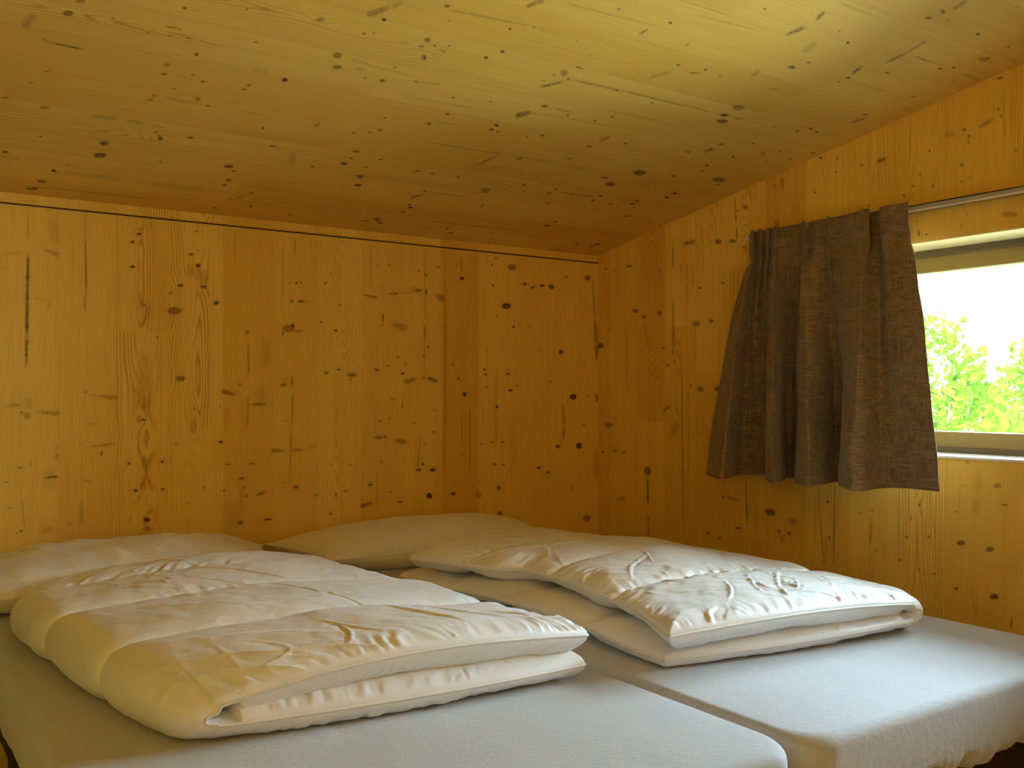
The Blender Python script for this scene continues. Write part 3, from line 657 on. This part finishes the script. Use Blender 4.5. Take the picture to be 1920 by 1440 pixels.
md = fab.modifiers.new('thick', 'SOLIDIFY'); md.thickness = .0018; md.offset = -1
hem = MB(); r = rows[-1]; hem.tube([tuple(p) for p in r[::3]], .0016, 6)
keep_world(hem.build('hem', M_CURT, smooth=True), curt)
for i in (12, 36, 60, 84, 144, 192, 228, 268):
    i = min(i, nsx - 1); p = rows[0][i]
    hk = MB().tube([(XR - .0325, p[1], ZT - .05), (XR - .0325, p[1], ZT - .024), (XR - .026, p[1], ZT - .022), (XR - .018, p[1], ZR0 + .001)], .0014, 6)
    keep_world(hk.build('curtain_hook', M_WHITE, smooth=True), curt)

# ------------------------------------------------------------------ bed frame and mattresses
BX0, BX1, BXm, BY0, BY1 = .24, 2.257, 1.255, .988, 3.02
bed = empty('bed_frame', (BXm, 2.0, 0)); tag(bed, 'dark low bed frame with slats carrying both mattresses', 'bed frame')
for x in (BX0 + .06, BX1 - .10):
    keep_world(MB().box(x, x + .04, BY0 + .10, BY1 - .02, .27, .42).build('side_rail', M_DARK, bevel=.004), bed)
for y in (BY0 + .10, BY1 - .06):
    keep_world(MB().box(BX0 + .10, BX1 - .10, y, y + .04, .27, .42).build('end_rail', M_DARK, bevel=.004), bed)
for x in (BX0 + .10, BX1 - .18):
    for y in (BY0 + .14, BY1 - .14):
        keep_world(MB().box(x, x + .08, y, y + .08, 0, .41).build('leg', M_DARK, bevel=.004), bed)
for k in range(14):
    y = BY0 + .17 + k * .134
    keep_world(MB().box(BX0 + .10, BX1 - .10, y, y + .07, .420, .436).build('slat', M_FLOOR, bevel=.002), bed)

def mattress(x0, x1, y0, y1, z0, z1, label, seed):
    root = empty('mattress', ((x0 + x1) / 2, (y0 + y1) / 2, z0)); tag(root, label, 'mattress', 'pair of mattresses side by side on the bed')
    cx, cy, hx, hy = (x0 + x1) / 2, (y0 + y1) / 2, (x1 - x0) / 2, (y1 - y0) / 2
    # loop round the plan of the mattress
    rc = .075; per = []
    def seg(ax, ay, bx, by, n):
        for i in range(n): per.append((ax + (bx - ax) * i / n, ay + (by - ay) * i / n))
    def arc(ccx, ccy, a0, n):
        for i in range(n): q = a0 + math.pi / 2 * i / n; per.append((ccx + rc * math.cos(q), ccy + rc * math.sin(q)))
    seg(-hx + rc, -hy, hx - rc, -hy, 220); arc(hx - rc, -hy + rc, -math.pi / 2, 16)
    seg(hx, -hy + rc, hx, hy - rc, 160); arc(hx - rc, hy - rc, 0, 16)
    seg(hx - rc, hy, -hx + rc, hy, 60); arc(-hx + rc, hy - rc, math.pi / 2, 16)
    seg(-hx, hy - rc, -hx, -hy + rc, 160); arc(-hx + rc, -hy + rc, math.pi, 16)
    P = np.array(per); n = len(P); al = np.arange(n) / n
    R = .023
    prof = []                                            # (inset, z, gather)
    prof.append((.07, z0 - .004, 1.0)); prof.append((.04, z0 - .006, 1.0)); prof.append((.016, z0 + .0, 1.0)); prof.append((.004, z0 + .018, .8))
    for k in range(1, 9): prof.append((-.002 * math.sin(k / 9 * math.pi), z0 + .018 + (z1 - R - z0 - .018) * k / 9, max(0, .45 - k / 9 * .9)))
    for k in range(0, 9): q = k / 8 * math.pi / 2; prof.append((R * (1 - math.cos(q)), z1 - R + R * math.sin(q), 0))
    for k in range(1, 12): prof.append((R + .035 * k, z1 + .003 * math.sin(min(1, k / 5) * math.pi / 2), 0))
    VV = []
    ln = np.hypot(P[:, 0], P[:, 1])
    for ins, z, g in prof:
        fx = (hx - ins) / hx; fy = (hy - ins) / hy
        x = P[:, 0] * fx; y = P[:, 1] * fy
        zz = np.full(n, z)
        if g > 0:
            wv = noise2(al * 60, al * 0 + 1 + z * 9, seed) * .6 + noise2(al * 230, al * 0 + 5 + z * 5, seed + 1) * .3
            d = g * .011 * wv
            nx = np.sign(P[:, 0]) * (np.abs(P[:, 0]) > hx - .08); ny = np.sign(P[:, 1]) * (np.abs(P[:, 1]) > hy - .08)
            x = x + nx * d; y = y + ny * d; zz = zz + (g > .75) * .012 * noise2(al * 60, al * 0, seed + 3)
        zz = zz + (ins > .03) * .0015 * fbm(x * 6, y * 6, seed + 5)
        VV.append(np.stack([cx + x, cy + y, zz], -1))
    # fill of the top: grid squeezed to the last ring, simply more rings towards the centre
    last_ins = prof[-1][0]
    for k in range(1, 14):
        q = 1 - k / 13 * .995
        x = P[:, 0] * (hx - last_ins) / hx * q; y = P[:, 1] * (hy - last_ins) / hy * q
        VV.append(np.stack([cx + x, cy + y, np.full(n, z1 + .003) + .0018 * fbm(x * 5, y * 5, seed + 5)], -1))
    VV = np.array(VV); m_ = len(VV); ii = np.arange(m_ * n).reshape(m_, n)
    jj = np.roll(ii, -1, axis=1)
    Qd = np.stack([ii[:-1], jj[:-1], jj[1:], ii[1:]], -1).reshape(-1, 4)
    sh = mesh_np('fitted_sheet', VV.reshape(-1, 3), Qd, M_SHEET); keep_world(sh, root)
    core = MB().box(x0 + .05, x1 - .05, y0 + .05, y1 - .05, z0 - .018, z1 - .02).build('mattress_core', M_SHEET, bevel=.02); keep_world(core, root)
    return root
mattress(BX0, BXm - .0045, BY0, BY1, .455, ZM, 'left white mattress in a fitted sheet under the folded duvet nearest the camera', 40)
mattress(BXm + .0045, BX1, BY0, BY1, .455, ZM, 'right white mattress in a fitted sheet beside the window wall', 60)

# ------------------------------------------------------------------ folded duvets
def poly(P, t):
    P = np.array(P, float); d = np.r_[0, np.cumsum(np.linalg.norm(np.diff(P, axis=0), axis=1))]; d /= d[-1]
    n = 200; q = np.linspace(0, 1, n)
    X = np.stack([np.interp(q, d, P[:, k]) for k in range(P.shape[1])], -1)
    for _ in range(6): X[1:-1] = (X[:-2] + X[1:-1] * 2 + X[2:]) / 4
    return np.stack([np.interp(t, q, X[:, k]) for k in range(P.shape[1])], -1)

def duvet(name, label, openB, openT, fold, hB, hT, h0, seams, seed, outsgn, creases, bulge_f=.02):
    """openB/openT: plan of the open edge of the lower and upper layer, front to back; fold: plan of the folded edge.
    hB/hT(p,t): height of each layer's middle above the mattress."""
    NS, NTt = 560, 420
    s = np.linspace(0, 1, NS); t = np.linspace(0, 1, NTt)
    # extra density near the borders
    t = .5 - .5 * np.cos(math.pi * t) * (.75 + .25 * np.abs(np.cos(math.pi * t)) ** 2); t = (t - t[0]) / (t[-1] - t[0])
    eB = poly(openB, t); eT = poly(openT, t); fd = poly(fold, t)
    a = .455
    Cm = np.zeros((NS, NTt, 3)); pp = np.zeros(NS)
    for i, si in enumerate(s):
        if si <= a: p = si / a; L = eB; h = hB(p, t); xy = L + (fd - L) * p; z = h; k = 0
        elif si >= 1 - a: p = (1 - si) / a; L = eT; h = hT(p, t); xy = L + (fd - L) * p; z = h; k = 0
        else:
            ph = (si - a) / (1 - 2 * a) * math.pi - math.pi / 2
            zb, zt = hB(1, t), hT(1, t); R = (zt - zb) / 2
            out = fd - (eB + eT) / 2; out = out / np.linalg.norm(out, axis=1)[:, None]
            sq = .30 + .70 * sstep(0, .16, t) * sstep(1, .86, t); xy = fd + out * (R * math.cos(ph))[:, None] * 1.15; z = (zb + zt) / 2 + R * math.sin(ph)
        # rounded front and back borders
        pq = min(1, si / a) if si < .5 else min(1, (1 - si) / a)
        bow = 4 * pq * (1 - pq) if 0 <= pq <= 1 else 0
        ydir = (fd - eB)[:, ::-1] * np.array([-1, 1]); ydir = ydir / np.linalg.norm(ydir, axis=1)[:, None]
        ydir = ydir * np.sign(ydir[:, 1:2])
        xy = xy + ydir * ((-bulge_f * (1 - t) ** 3 + bulge_f * .7 * t ** 3) * bow)[:, None]
        Cm[i, :, :2] = xy; Cm[i, :, 2] = z
    for _ in range(110):
        Cm[1:-1] = (Cm[:-2] + 2 * Cm[1:-1] + Cm[2:]) / 4
    # metric coordinates on the cloth
    ds = np.linalg.norm(np.diff(Cm, axis=0), axis=2); us = np.vstack([np.zeros((1, NTt)), np.cumsum(ds, 0)])
    dt = np.linalg.norm(np.diff(Cm, axis=1), axis=2); vt = np.hstack([np.zeros((NS, 1)), np.cumsum(dt, 1)])
    du = np.minimum(us, us[-1:] - us); dv = np.minimum(vt, vt[:, -1:] - vt)
    edge = np.minimum(du, dv)
    r = .085; e = np.clip(edge / r, 0, 1); eprof = np.sqrt(np.clip(1 - (1 - e) ** 2, 0, 1)) 
    seam = np.full_like(vt, 9.0)
    for q in seams:
        qv = q + .012 * noise2(us * 3, us * 0 + q * 31, seed + 9)
        seam = np.minimum(seam, np.abs(vt / vt[:, -1:] - qv) * vt[:, -1:])
    arcw = np.exp(-((s - .5) / .13) ** 2)[:, None]
    ch = np.clip(seam / .10, 0, 1); cprof = (.26 + .34 * arcw) + (.74 - .34 * arcw) * np.sqrt(np.clip(1 - (1 - ch) ** 2, 0, 1))
    lump = 1 + .16 * fbm(us * 5, vt * 5, seed, 2)
    h = h0 * eprof * cprof * lump
    ju, jv = us, vt
    pkn = noise2(us * 9, vt * 9, seed + 20)
    amp = np.clip(.30 + 1.1 * noise2(us * 4.2, vt * 4.2, seed + 21), 0, 1.2)
    am2 = np.clip(.25 + 1.5 * noise2(us * 6.5 + 3, vt * 6.5, seed + 41), 0, 1.3); wp = 2.2 * noise2(us * 14, vt * 14, seed + 42)
    # gathers standing at right angles to the seams and to the border
    g1 = noise2(us * 78 + pkn * 1.5, vt * 12 + us * 8, seed + 22) * np.exp(-(seam / .024) ** 1.2) * .0050 * (amp + .25) - .0045 * np.exp(-(seam / .007) ** 2)
    g2 = (noise2(us * 74 + wp + vt * 16, vt * 9, seed + 23) + .4 * noise2(us * 150 + wp, vt * 20, seed + 43)) * np.exp(-((dv - .012) / .04) ** 2) * .0044 * (.30 + am2)
    g3 = (noise2(vt * 74 + wp + us * 16, us * 9, seed + 24) + .4 * noise2(vt * 150 + wp, us * 20, seed + 44)) * np.exp(-((du - .012) / .04) ** 2) * .0042 * (.30 + am2)
    # long soft creases: ridged noise, stretched
    c, sn = math.cos(.5 * outsgn), math.sin(.5 * outsgn)
    U = us * c - vt * sn; Vv = us * sn + vt * c
    rid = (1 - np.abs(noise2(U * 4 + .5 * pkn, Vv * 15, seed + 30))) ** 7 * np.clip(noise2(us * 2.3, vt * 2.3, seed + 31) + .1, 0, 1)
    rid2 = (1 - np.abs(noise2(U * 12, Vv * 7 + pkn, seed + 32))) ** 9 * np.clip(noise2(us * 3.1, vt * 3.1, seed + 33) - .1, 0, 1)
    wr = (g1 + g2 + g3 + rid * .0070 + rid2 * .0060 + .0045 * (1 - np.abs(noise2(U * 7 + wp * .3, Vv * 30, seed + 50))) ** 9 * np.clip(noise2(us * 2.7 + 5, vt * 2.7, seed + 51), 0, 1) + .0011 * fbm(us * 32, vt * 32, seed + 34, 2)) * sstep(0, .012, edge)
    half = NS // 2
    # hand-laid creases on the upper layer: (p1,t1,p2,t2,width,height)
    pgrid = np.clip(np.where(s < .5, s / a, (1 - s) / a), 0, 1)[:, None] + 0 * vt
    tg = vt / vt[:, -1:]; top = (s > .5)[:, None]
    wid = us[-1].mean() * a; ln_ = vt.mean(0)[-1]
    for (p1, t1, p2, t2, w_, hh, curv) in creases:
        dx, dy = (p2 - p1) * wid, (t2 - t1) * ln_; L2 = dx * dx + dy * dy
        gx, gy = (pgrid - p1) * wid, (tg - t1) * ln_
        k = np.clip((gx * dx + gy * dy) / L2, 0, 1)
        dist = (gx * dy - gy * dx) / math.sqrt(L2) + curv * k * (1 - k) * 4
        dd = np.sqrt(dist ** 2 + (np.maximum(0, np.hypot(gx - k * dx, gy - k * dy) - np.abs((gx * dy - gy * dx) / math.sqrt(L2)))) ** 2)
        taper = np.sin(np.clip(k, .02, .98) * math.pi) ** .5
        w_ = w_ * .62; hh = hh * .62
        wr = wr + top * hh * taper * (np.exp(-(dd / w_) ** 2) - .55 * np.exp(-((dist - w_ * 1.6) / (w_ * 1.1)) ** 2) * (dd < w_ * 4))
    n_ = np.cross(np.gradient(Cm, axis=0), np.gradient(Cm, axis=1)); n_ /= (np.linalg.norm(n_, axis=2)[..., None] + 1e-12)
    # outward = down for the lower layer, up for the upper
    if n_[int(NS * .2), NTt // 2, 2] > 0: n_ = -n_
    hin = h.copy()
    arcm = ((s > a - .03) & (s < 1 - a + .03))[:, None]
    Rr = ((hT(1, t) - hB(1, t)) / 2)[None, :]
    hin = np.where(arcm, np.minimum(h0, .92 * Rr) * np.sqrt(np.clip(dv / .02, 0, 1)), hin * np.where((s > .5)[:, None], 1.12, .85))
    Cm[..., 2] += np.where((s > .55)[:, None], .009 * np.exp(-edge / .03), 0) - np.where((s < .45)[:, None], .004 * np.exp(-edge / .03), 0)
    wr = wr * (1 - .75 * np.exp(-((s - .5) / .09) ** 2)[:, None]) * (.4 + .6 * sstep(.44, .52, s))[:, None]
    O = Cm + n_ * (h + wr)[..., None]
    wi = np.where((s < .46)[:, None], wr * .8, wr * .5)
    I = Cm - n_ * (hin - wi)[..., None]
    # bedding rests on the sheet: nothing goes below it, the lower layer flattens under its weight
    zf = ZM + .0045
    for G in (O, I):
        z = G[..., 2]; G[..., 2] = np.where(z < zf + .008, zf + .008 * np.exp((np.minimum(z, zf + .008) - zf - .008) / .008), z)
    VV = np.concatenate([O.reshape(-1, 3), I.reshape(-1, 3)])
    ii = np.arange(NS * NTt).reshape(NS, NTt); kk = ii + NS * NTt
    q1 = np.stack([ii[:-1, :-1], ii[1:, :-1], ii[1:, 1:], ii[:-1, 1:]], -1).reshape(-1, 4)
    q2 = np.stack([kk[:-1, :-1], kk[:-1, 1:], kk[1:, 1:], kk[1:, :-1]], -1).reshape(-1, 4)
    rim = []
    for A_, B_ in ((ii[0, :], kk[0, :]), (kk[-1, :], ii[-1, :]), (kk[:, 0], ii[:, 0]), (ii[:, -1], kk[:, -1])):
        rim.append(np.stack([A_[:-1], A_[1:], B_[1:], B_[:-1]], -1))
    Qd = np.concatenate([q1, q2] + rim)
    root = empty(name, (float(Cm[..., 0].mean()), float(Cm[..., 1].mean()), ZM)); tag(root, label, 'duvet', 'folded white duvets on the bed')
    ob = mesh_np('duvet_cover', VV, Qd, M_QUILT); keep_world(ob, root)
    # piping sewn round the border
    E = (O + I) / 2
    loop = list(E[0, ::3]) + list(E[::3, -1]) + list(E[-1, ::-3]) + list(E[::-3, 0])
    keep_world(MB().tube([tuple(p) for p in loop], .0028, 6).build('piping', M_PIPE, smooth=True), root)
    return ob

def h_left_B(p, t): return ZM + .038 + .004 * p + 0 * t
def h_left_T(p, t): return ZM + .096 + .016 * np.sin(np.clip(p, 0, 1) * math.pi) + .008 * np.sin(t * math.pi) - .014 * (1 - p) ** 2 - .020 * p ** 4 - .020 * p ** 3 * (sstep(.16, 0, t) + sstep(.85, 1, t))
XY = lambda q: (q[0], q[1])
duvet('duvet', 'folded white duvet with its golden-lit folded edge to the left, nearest the camera', 
      [XY(onz(1098, 1250, ZM + .03)), (1.19, 1.80), (1.17, 2.12), (1.10, 2.46)],
      [XY(onz(1103, 1206, ZM + .075)), XY(onz(1000, 1172, ZM + .09)), XY(onz(888, 1149, ZM + .08)), XY(onz(800, 1112, ZM + .09)), XY(onz(735, 1104, ZM + .09)), XY(onz(660, 1080, ZM + .09)), (1.06, 2.46)],
      [(.455, 1.50), (.41, 1.75), (.365, 2.10), (.335, 2.38), (.43, 2.62)],
      h_left_B, h_left_T, .040, (.27, .55, .80), 3, 1,
      [(.30, .28, .62, .40, .006, .004, .01), (.36, .22, .5, .5, .005, .003, -.01), (.42, .25, .72, .33, .005, .004, .02), (.2, .05, .35, .22, .007, .005, .02), (.33, .04, .40, .2, .006, .005, -.01),
       (.55, .05, .62, .16, .006, .004, .0), (.66, .03, .6, .12, .006, .005, .01), (.12, .05, .16, .14, .006, .004, .01), (.35, .55, .66, .78, .007, .005, .02), (.45, .52, .60, .62, .006, .004, .0), (.5, .8, .8, .93, .006, .005, .02)])
def h_right_B(p, t): return ZM + .030 + .006 * p + .008 * np.sin(t * 3.14)
def h_right_T(p, t): return ZM + .080 + .034 * np.sin(np.clip(p * 1.05, 0, 1) * math.pi) ** .8 * (.35 + .65 * np.clip(t * 2.2, 0, 1)) + .010 * np.sin(t * math.pi) - .018 * p ** 3
duvet('duvet', 'folded white duvet with crumpled top, open edge to the left, beside the window wall',
      [XY(onz(x, y, ZM + .028)) for x, y in ((1246, 1236), (1177, 1215), (1119, 1191), (1084, 1176), (997, 1148), (912, 1122), (842, 1108), (790, 1092), (748, 1080))],
      [XY(onz(x, y, ZM + .078)) for x, y in ((1254, 1206), (1192, 1161), (1122, 1132), (1104, 1126), (1069, 1111), (982, 1084), (927, 1084), (868, 1074), (820, 1066), (768, 1056))],
      [(2.045, 1.30), (2.07, 1.50), (2.08, 1.80), (2.04, 2.20), (1.98, 2.52)],
      h_right_B, h_right_T, .034, (.27, .55, .80), 8, -1,
      [(.46, .05, .70, .22, .007, .007, .02), (.50, .05, .72, .25, .005, .004, -.02), (.40, .07, .50, .2, .006, .005, .01), (.25, .06, .36, .18, .006, .005, -.01), (.55, .06, .62, .22, .006, .005, .01),
       (.74, .04, .82, .18, .007, .004, .02), (.86, .04, .88, .12, .006, .004, .0), (.12, .3, .35, .42, .007, .006, .02), (.3, .36, .42, .5, .006, .005, .0), (.1, .6, .35, .72, .008, .006, .02), (.35, .58, .6, .66, .006, .004, .01), (.6, .3, .8, .45, .006, .005, .02)])

# ------------------------------------------------------------------ pillows
def pillow(label, corners, zmid, H, seed, wr=1.0):
    """corners: FL, FR, BR, BL in plan; zmid heights at those corners"""
    N = 170; M_ = 120
    u = np.linspace(-1, 1, N)[:, None] + np.zeros((1, M_)); v = np.linspace(-1, 1, M_)[None, :] + np.zeros((N, 1))
    u = np.sin(u * math.pi / 2) * .5 + u * .5; v = np.sin(v * math.pi / 2) * .5 + v * .5
    # sides pulled in between the corners
    uu = u * (1 - .05 * (1 - v ** 2)); vv = v * (1 - .09 * (1 - u ** 2))
    Cn = [np.array(c + (z,)) for c, z in zip(corners, zmid)]
    a, b = (uu + 1) / 2, (vv + 1) / 2
    P = sum(w[..., None] * c for w, c in (((1 - a) * (1 - b), Cn[0]), (a * (1 - b), Cn[1]), (a * b, Cn[2]), ((1 - a) * b, Cn[3])))
    prof = (np.clip(1 - np.abs(u) ** 2.3, 0, 1) ** .55) * (np.clip(1 - np.abs(v) ** 2.2, 0, 1) ** .55)
    h = H * prof * (1 + .08 * fbm(u * 1.7, v * 1.5, seed, 2))
    rim = np.exp(-(1 - np.maximum(np.abs(u), np.abs(v))) / .14)
    w = wr * (.006 * noise2(u * 9 + v * 3, v * 3, seed + 2) * (1 - .4 * rim) * sstep(.98, .7, np.maximum(np.abs(u), np.abs(v))) + .004 * noise2(u * 22, v * 16, seed + 3) * rim * sstep(1, .93, np.maximum(np.abs(u), np.abs(v))))
    T_ = P.copy(); T_[..., 2] += h + w; B_ = P.copy(); B_[..., 2] -= h
    zf = ZM + .0045
    for G in (T_, B_): G[..., 2] = np.maximum(G[..., 2], zf)
    VV = np.concatenate([T_.reshape(-1, 3), B_.reshape(-1, 3)])
    ii = np.arange(N * M_).reshape(N, M_); kk = ii + N * M_
    q1 = np.stack([ii[:-1, :-1], ii[1:, :-1], ii[1:, 1:], ii[:-1, 1:]], -1).reshape(-1, 4)
    q2 = np.stack([kk[:-1, :-1], kk[:-1, 1:], kk[1:, 1:], kk[1:, :-1]], -1).reshape(-1, 4)
    root = empty('pillow', (float(P[..., 0].mean()), float(P[..., 1].mean()), ZM)); tag(root, label, 'pillow', 'pillows against the head wall')
    ob = mesh_np('pillow_body', VV, np.concatenate([q1, q2]), M_PILLOW); keep_world(ob, root)
    E = list(P[::3, 0]) + list(P[-1, ::3]) + list(P[::-3, -1]) + list(P[0, ::-3])
    keep_world(MB().tube([tuple(p) for p in E], .0022, 6).build('seam', M_PILLOW, smooth=True), root)
pillow('wide cream pillow at the left, wrinkled at its near corner, behind the nearest duvet', [(.13, 2.62), (1.02, 2.66), (1.08, 3.00), (.16, 3.02)], (ZM + .055, ZM + .06, ZM + .075, ZM + .075), .088, 71, 1.6)
pillow('plump cream pillow in the middle, its pointed corner towards the left pillow', [(1.17, 2.68), (2.0, 2.60), (2.06, 2.98), (1.09, 3.01)], (ZM + .06, ZM + .06, ZM + .075, ZM + .075), .082, 75, .6)

# ------------------------------------------------------------------ garden seen through the window
gr = MB(); gr.v = [(XR + .3, -14, -.6), (40, -14, -.6), (40, 20, -.6), (XR + .3, 20, -.6), (XR + .3, -14, -.9), (40, -14, -.9), (40, 20, -.9), (XR + .3, 20, -.9)]
gr.f = [(0, 1, 2, 3), (4, 7, 6, 5), (0, 4, 5, 1), (1, 5, 6, 2), (2, 6, 7, 3), (3, 7, 4, 0)]
tag(gr.build('ground', M_GRASS), kind='structure')
def shrub(x, y, z0, rx, ry, rz, n, seed, label, leaf=.05):
    rs = np.random.RandomState(seed)
    root = empty('shrub', (x, y, z0)); tag(root, label, 'shrub', 'shrubs in the garden outside the window')
    d = rs.normal(size=(n, 3)); d /= np.linalg.norm(d, axis=1)[:, None]
    rad = (.72 + .28 * rs.rand(n) ** .5)[:, None] * (1 + .25 * noise2(d[:, 0] * 3 + 9, d[:, 1] * 3 + d[:, 2] * 4, seed)[:, None])
    Cn = d * rad * np.array([rx, ry, rz]) + np.array([x, y, z0 + rz * .95])
    ax = rs.normal(size=(n, 3)) * .8 + np.array([0, 0, -.4]); ax /= np.linalg.norm(ax, axis=1)[:, None]
    nm = d + rs.normal(size=(n, 3)) * .6; sd = np.cross(ax, nm); sd /= np.linalg.norm(sd, axis=1)[:, None] + 1e-9
    up = np.cross(sd, ax)
    L = (leaf * (.6 + .8 * rs.rand(n)))[:, None]
    pts = [Cn - ax * L * .5, Cn + sd * L * .26 - ax * L * .05 + up * L * .05, Cn + ax * L * .55, Cn - sd * L * .26 - ax * L * .05 + up * L * .05]
    VV = np.stack(pts, 1).reshape(-1, 3)
    Qd = np.arange(4 * n).reshape(n, 4)
    keep_world(mesh_np('foliage', VV, Qd, M_LEAF, smooth=False), root)
    m = MB()
    for k in range(7):
        q = rs.rand() * 6.28; e = .6
        m.tube([(x, y, z0), (x + rx * .25 * math.cos(q), y + ry * .25 * math.sin(q), z0 + rz * .7), (x + rx * e * math.cos(q), y + ry * e * math.sin(q), z0 + rz * (1.2 + .4 * rs.rand()))], [.04, .025, .008], 6)
    keep_world(m.build('stem', M_BARK, smooth=True), root)
def P2(px, X):                                           # ground point X metres out, in line with a window column
    d = ray(px, HY); k = X / d[0]; return d[0] * k, d[1] * k
for px, X, rx, rz, n, sd, lb, lf in ((1850, 5.0, .60, .84, 5200, 1, 'dense low leafy shrub nearest the window pane', .075), 
                                     (1755, 7.4, .55, 1.22, 3600, 4, 'taller bush just right of the curtain edge', .085),
                                     (2010, 7.2, .55, 1.16, 3600, 5, 'bush behind the low shrub at the right of the pane', .085), (1860, 10.2, 1.0, 1.0, 3600, 6, 'farthest bush, pale against the bright sky', .1)):
    x, y = P2(px, X); shrub(x, y, -.6, rx, rx, rz, n, sd, lb, lf)
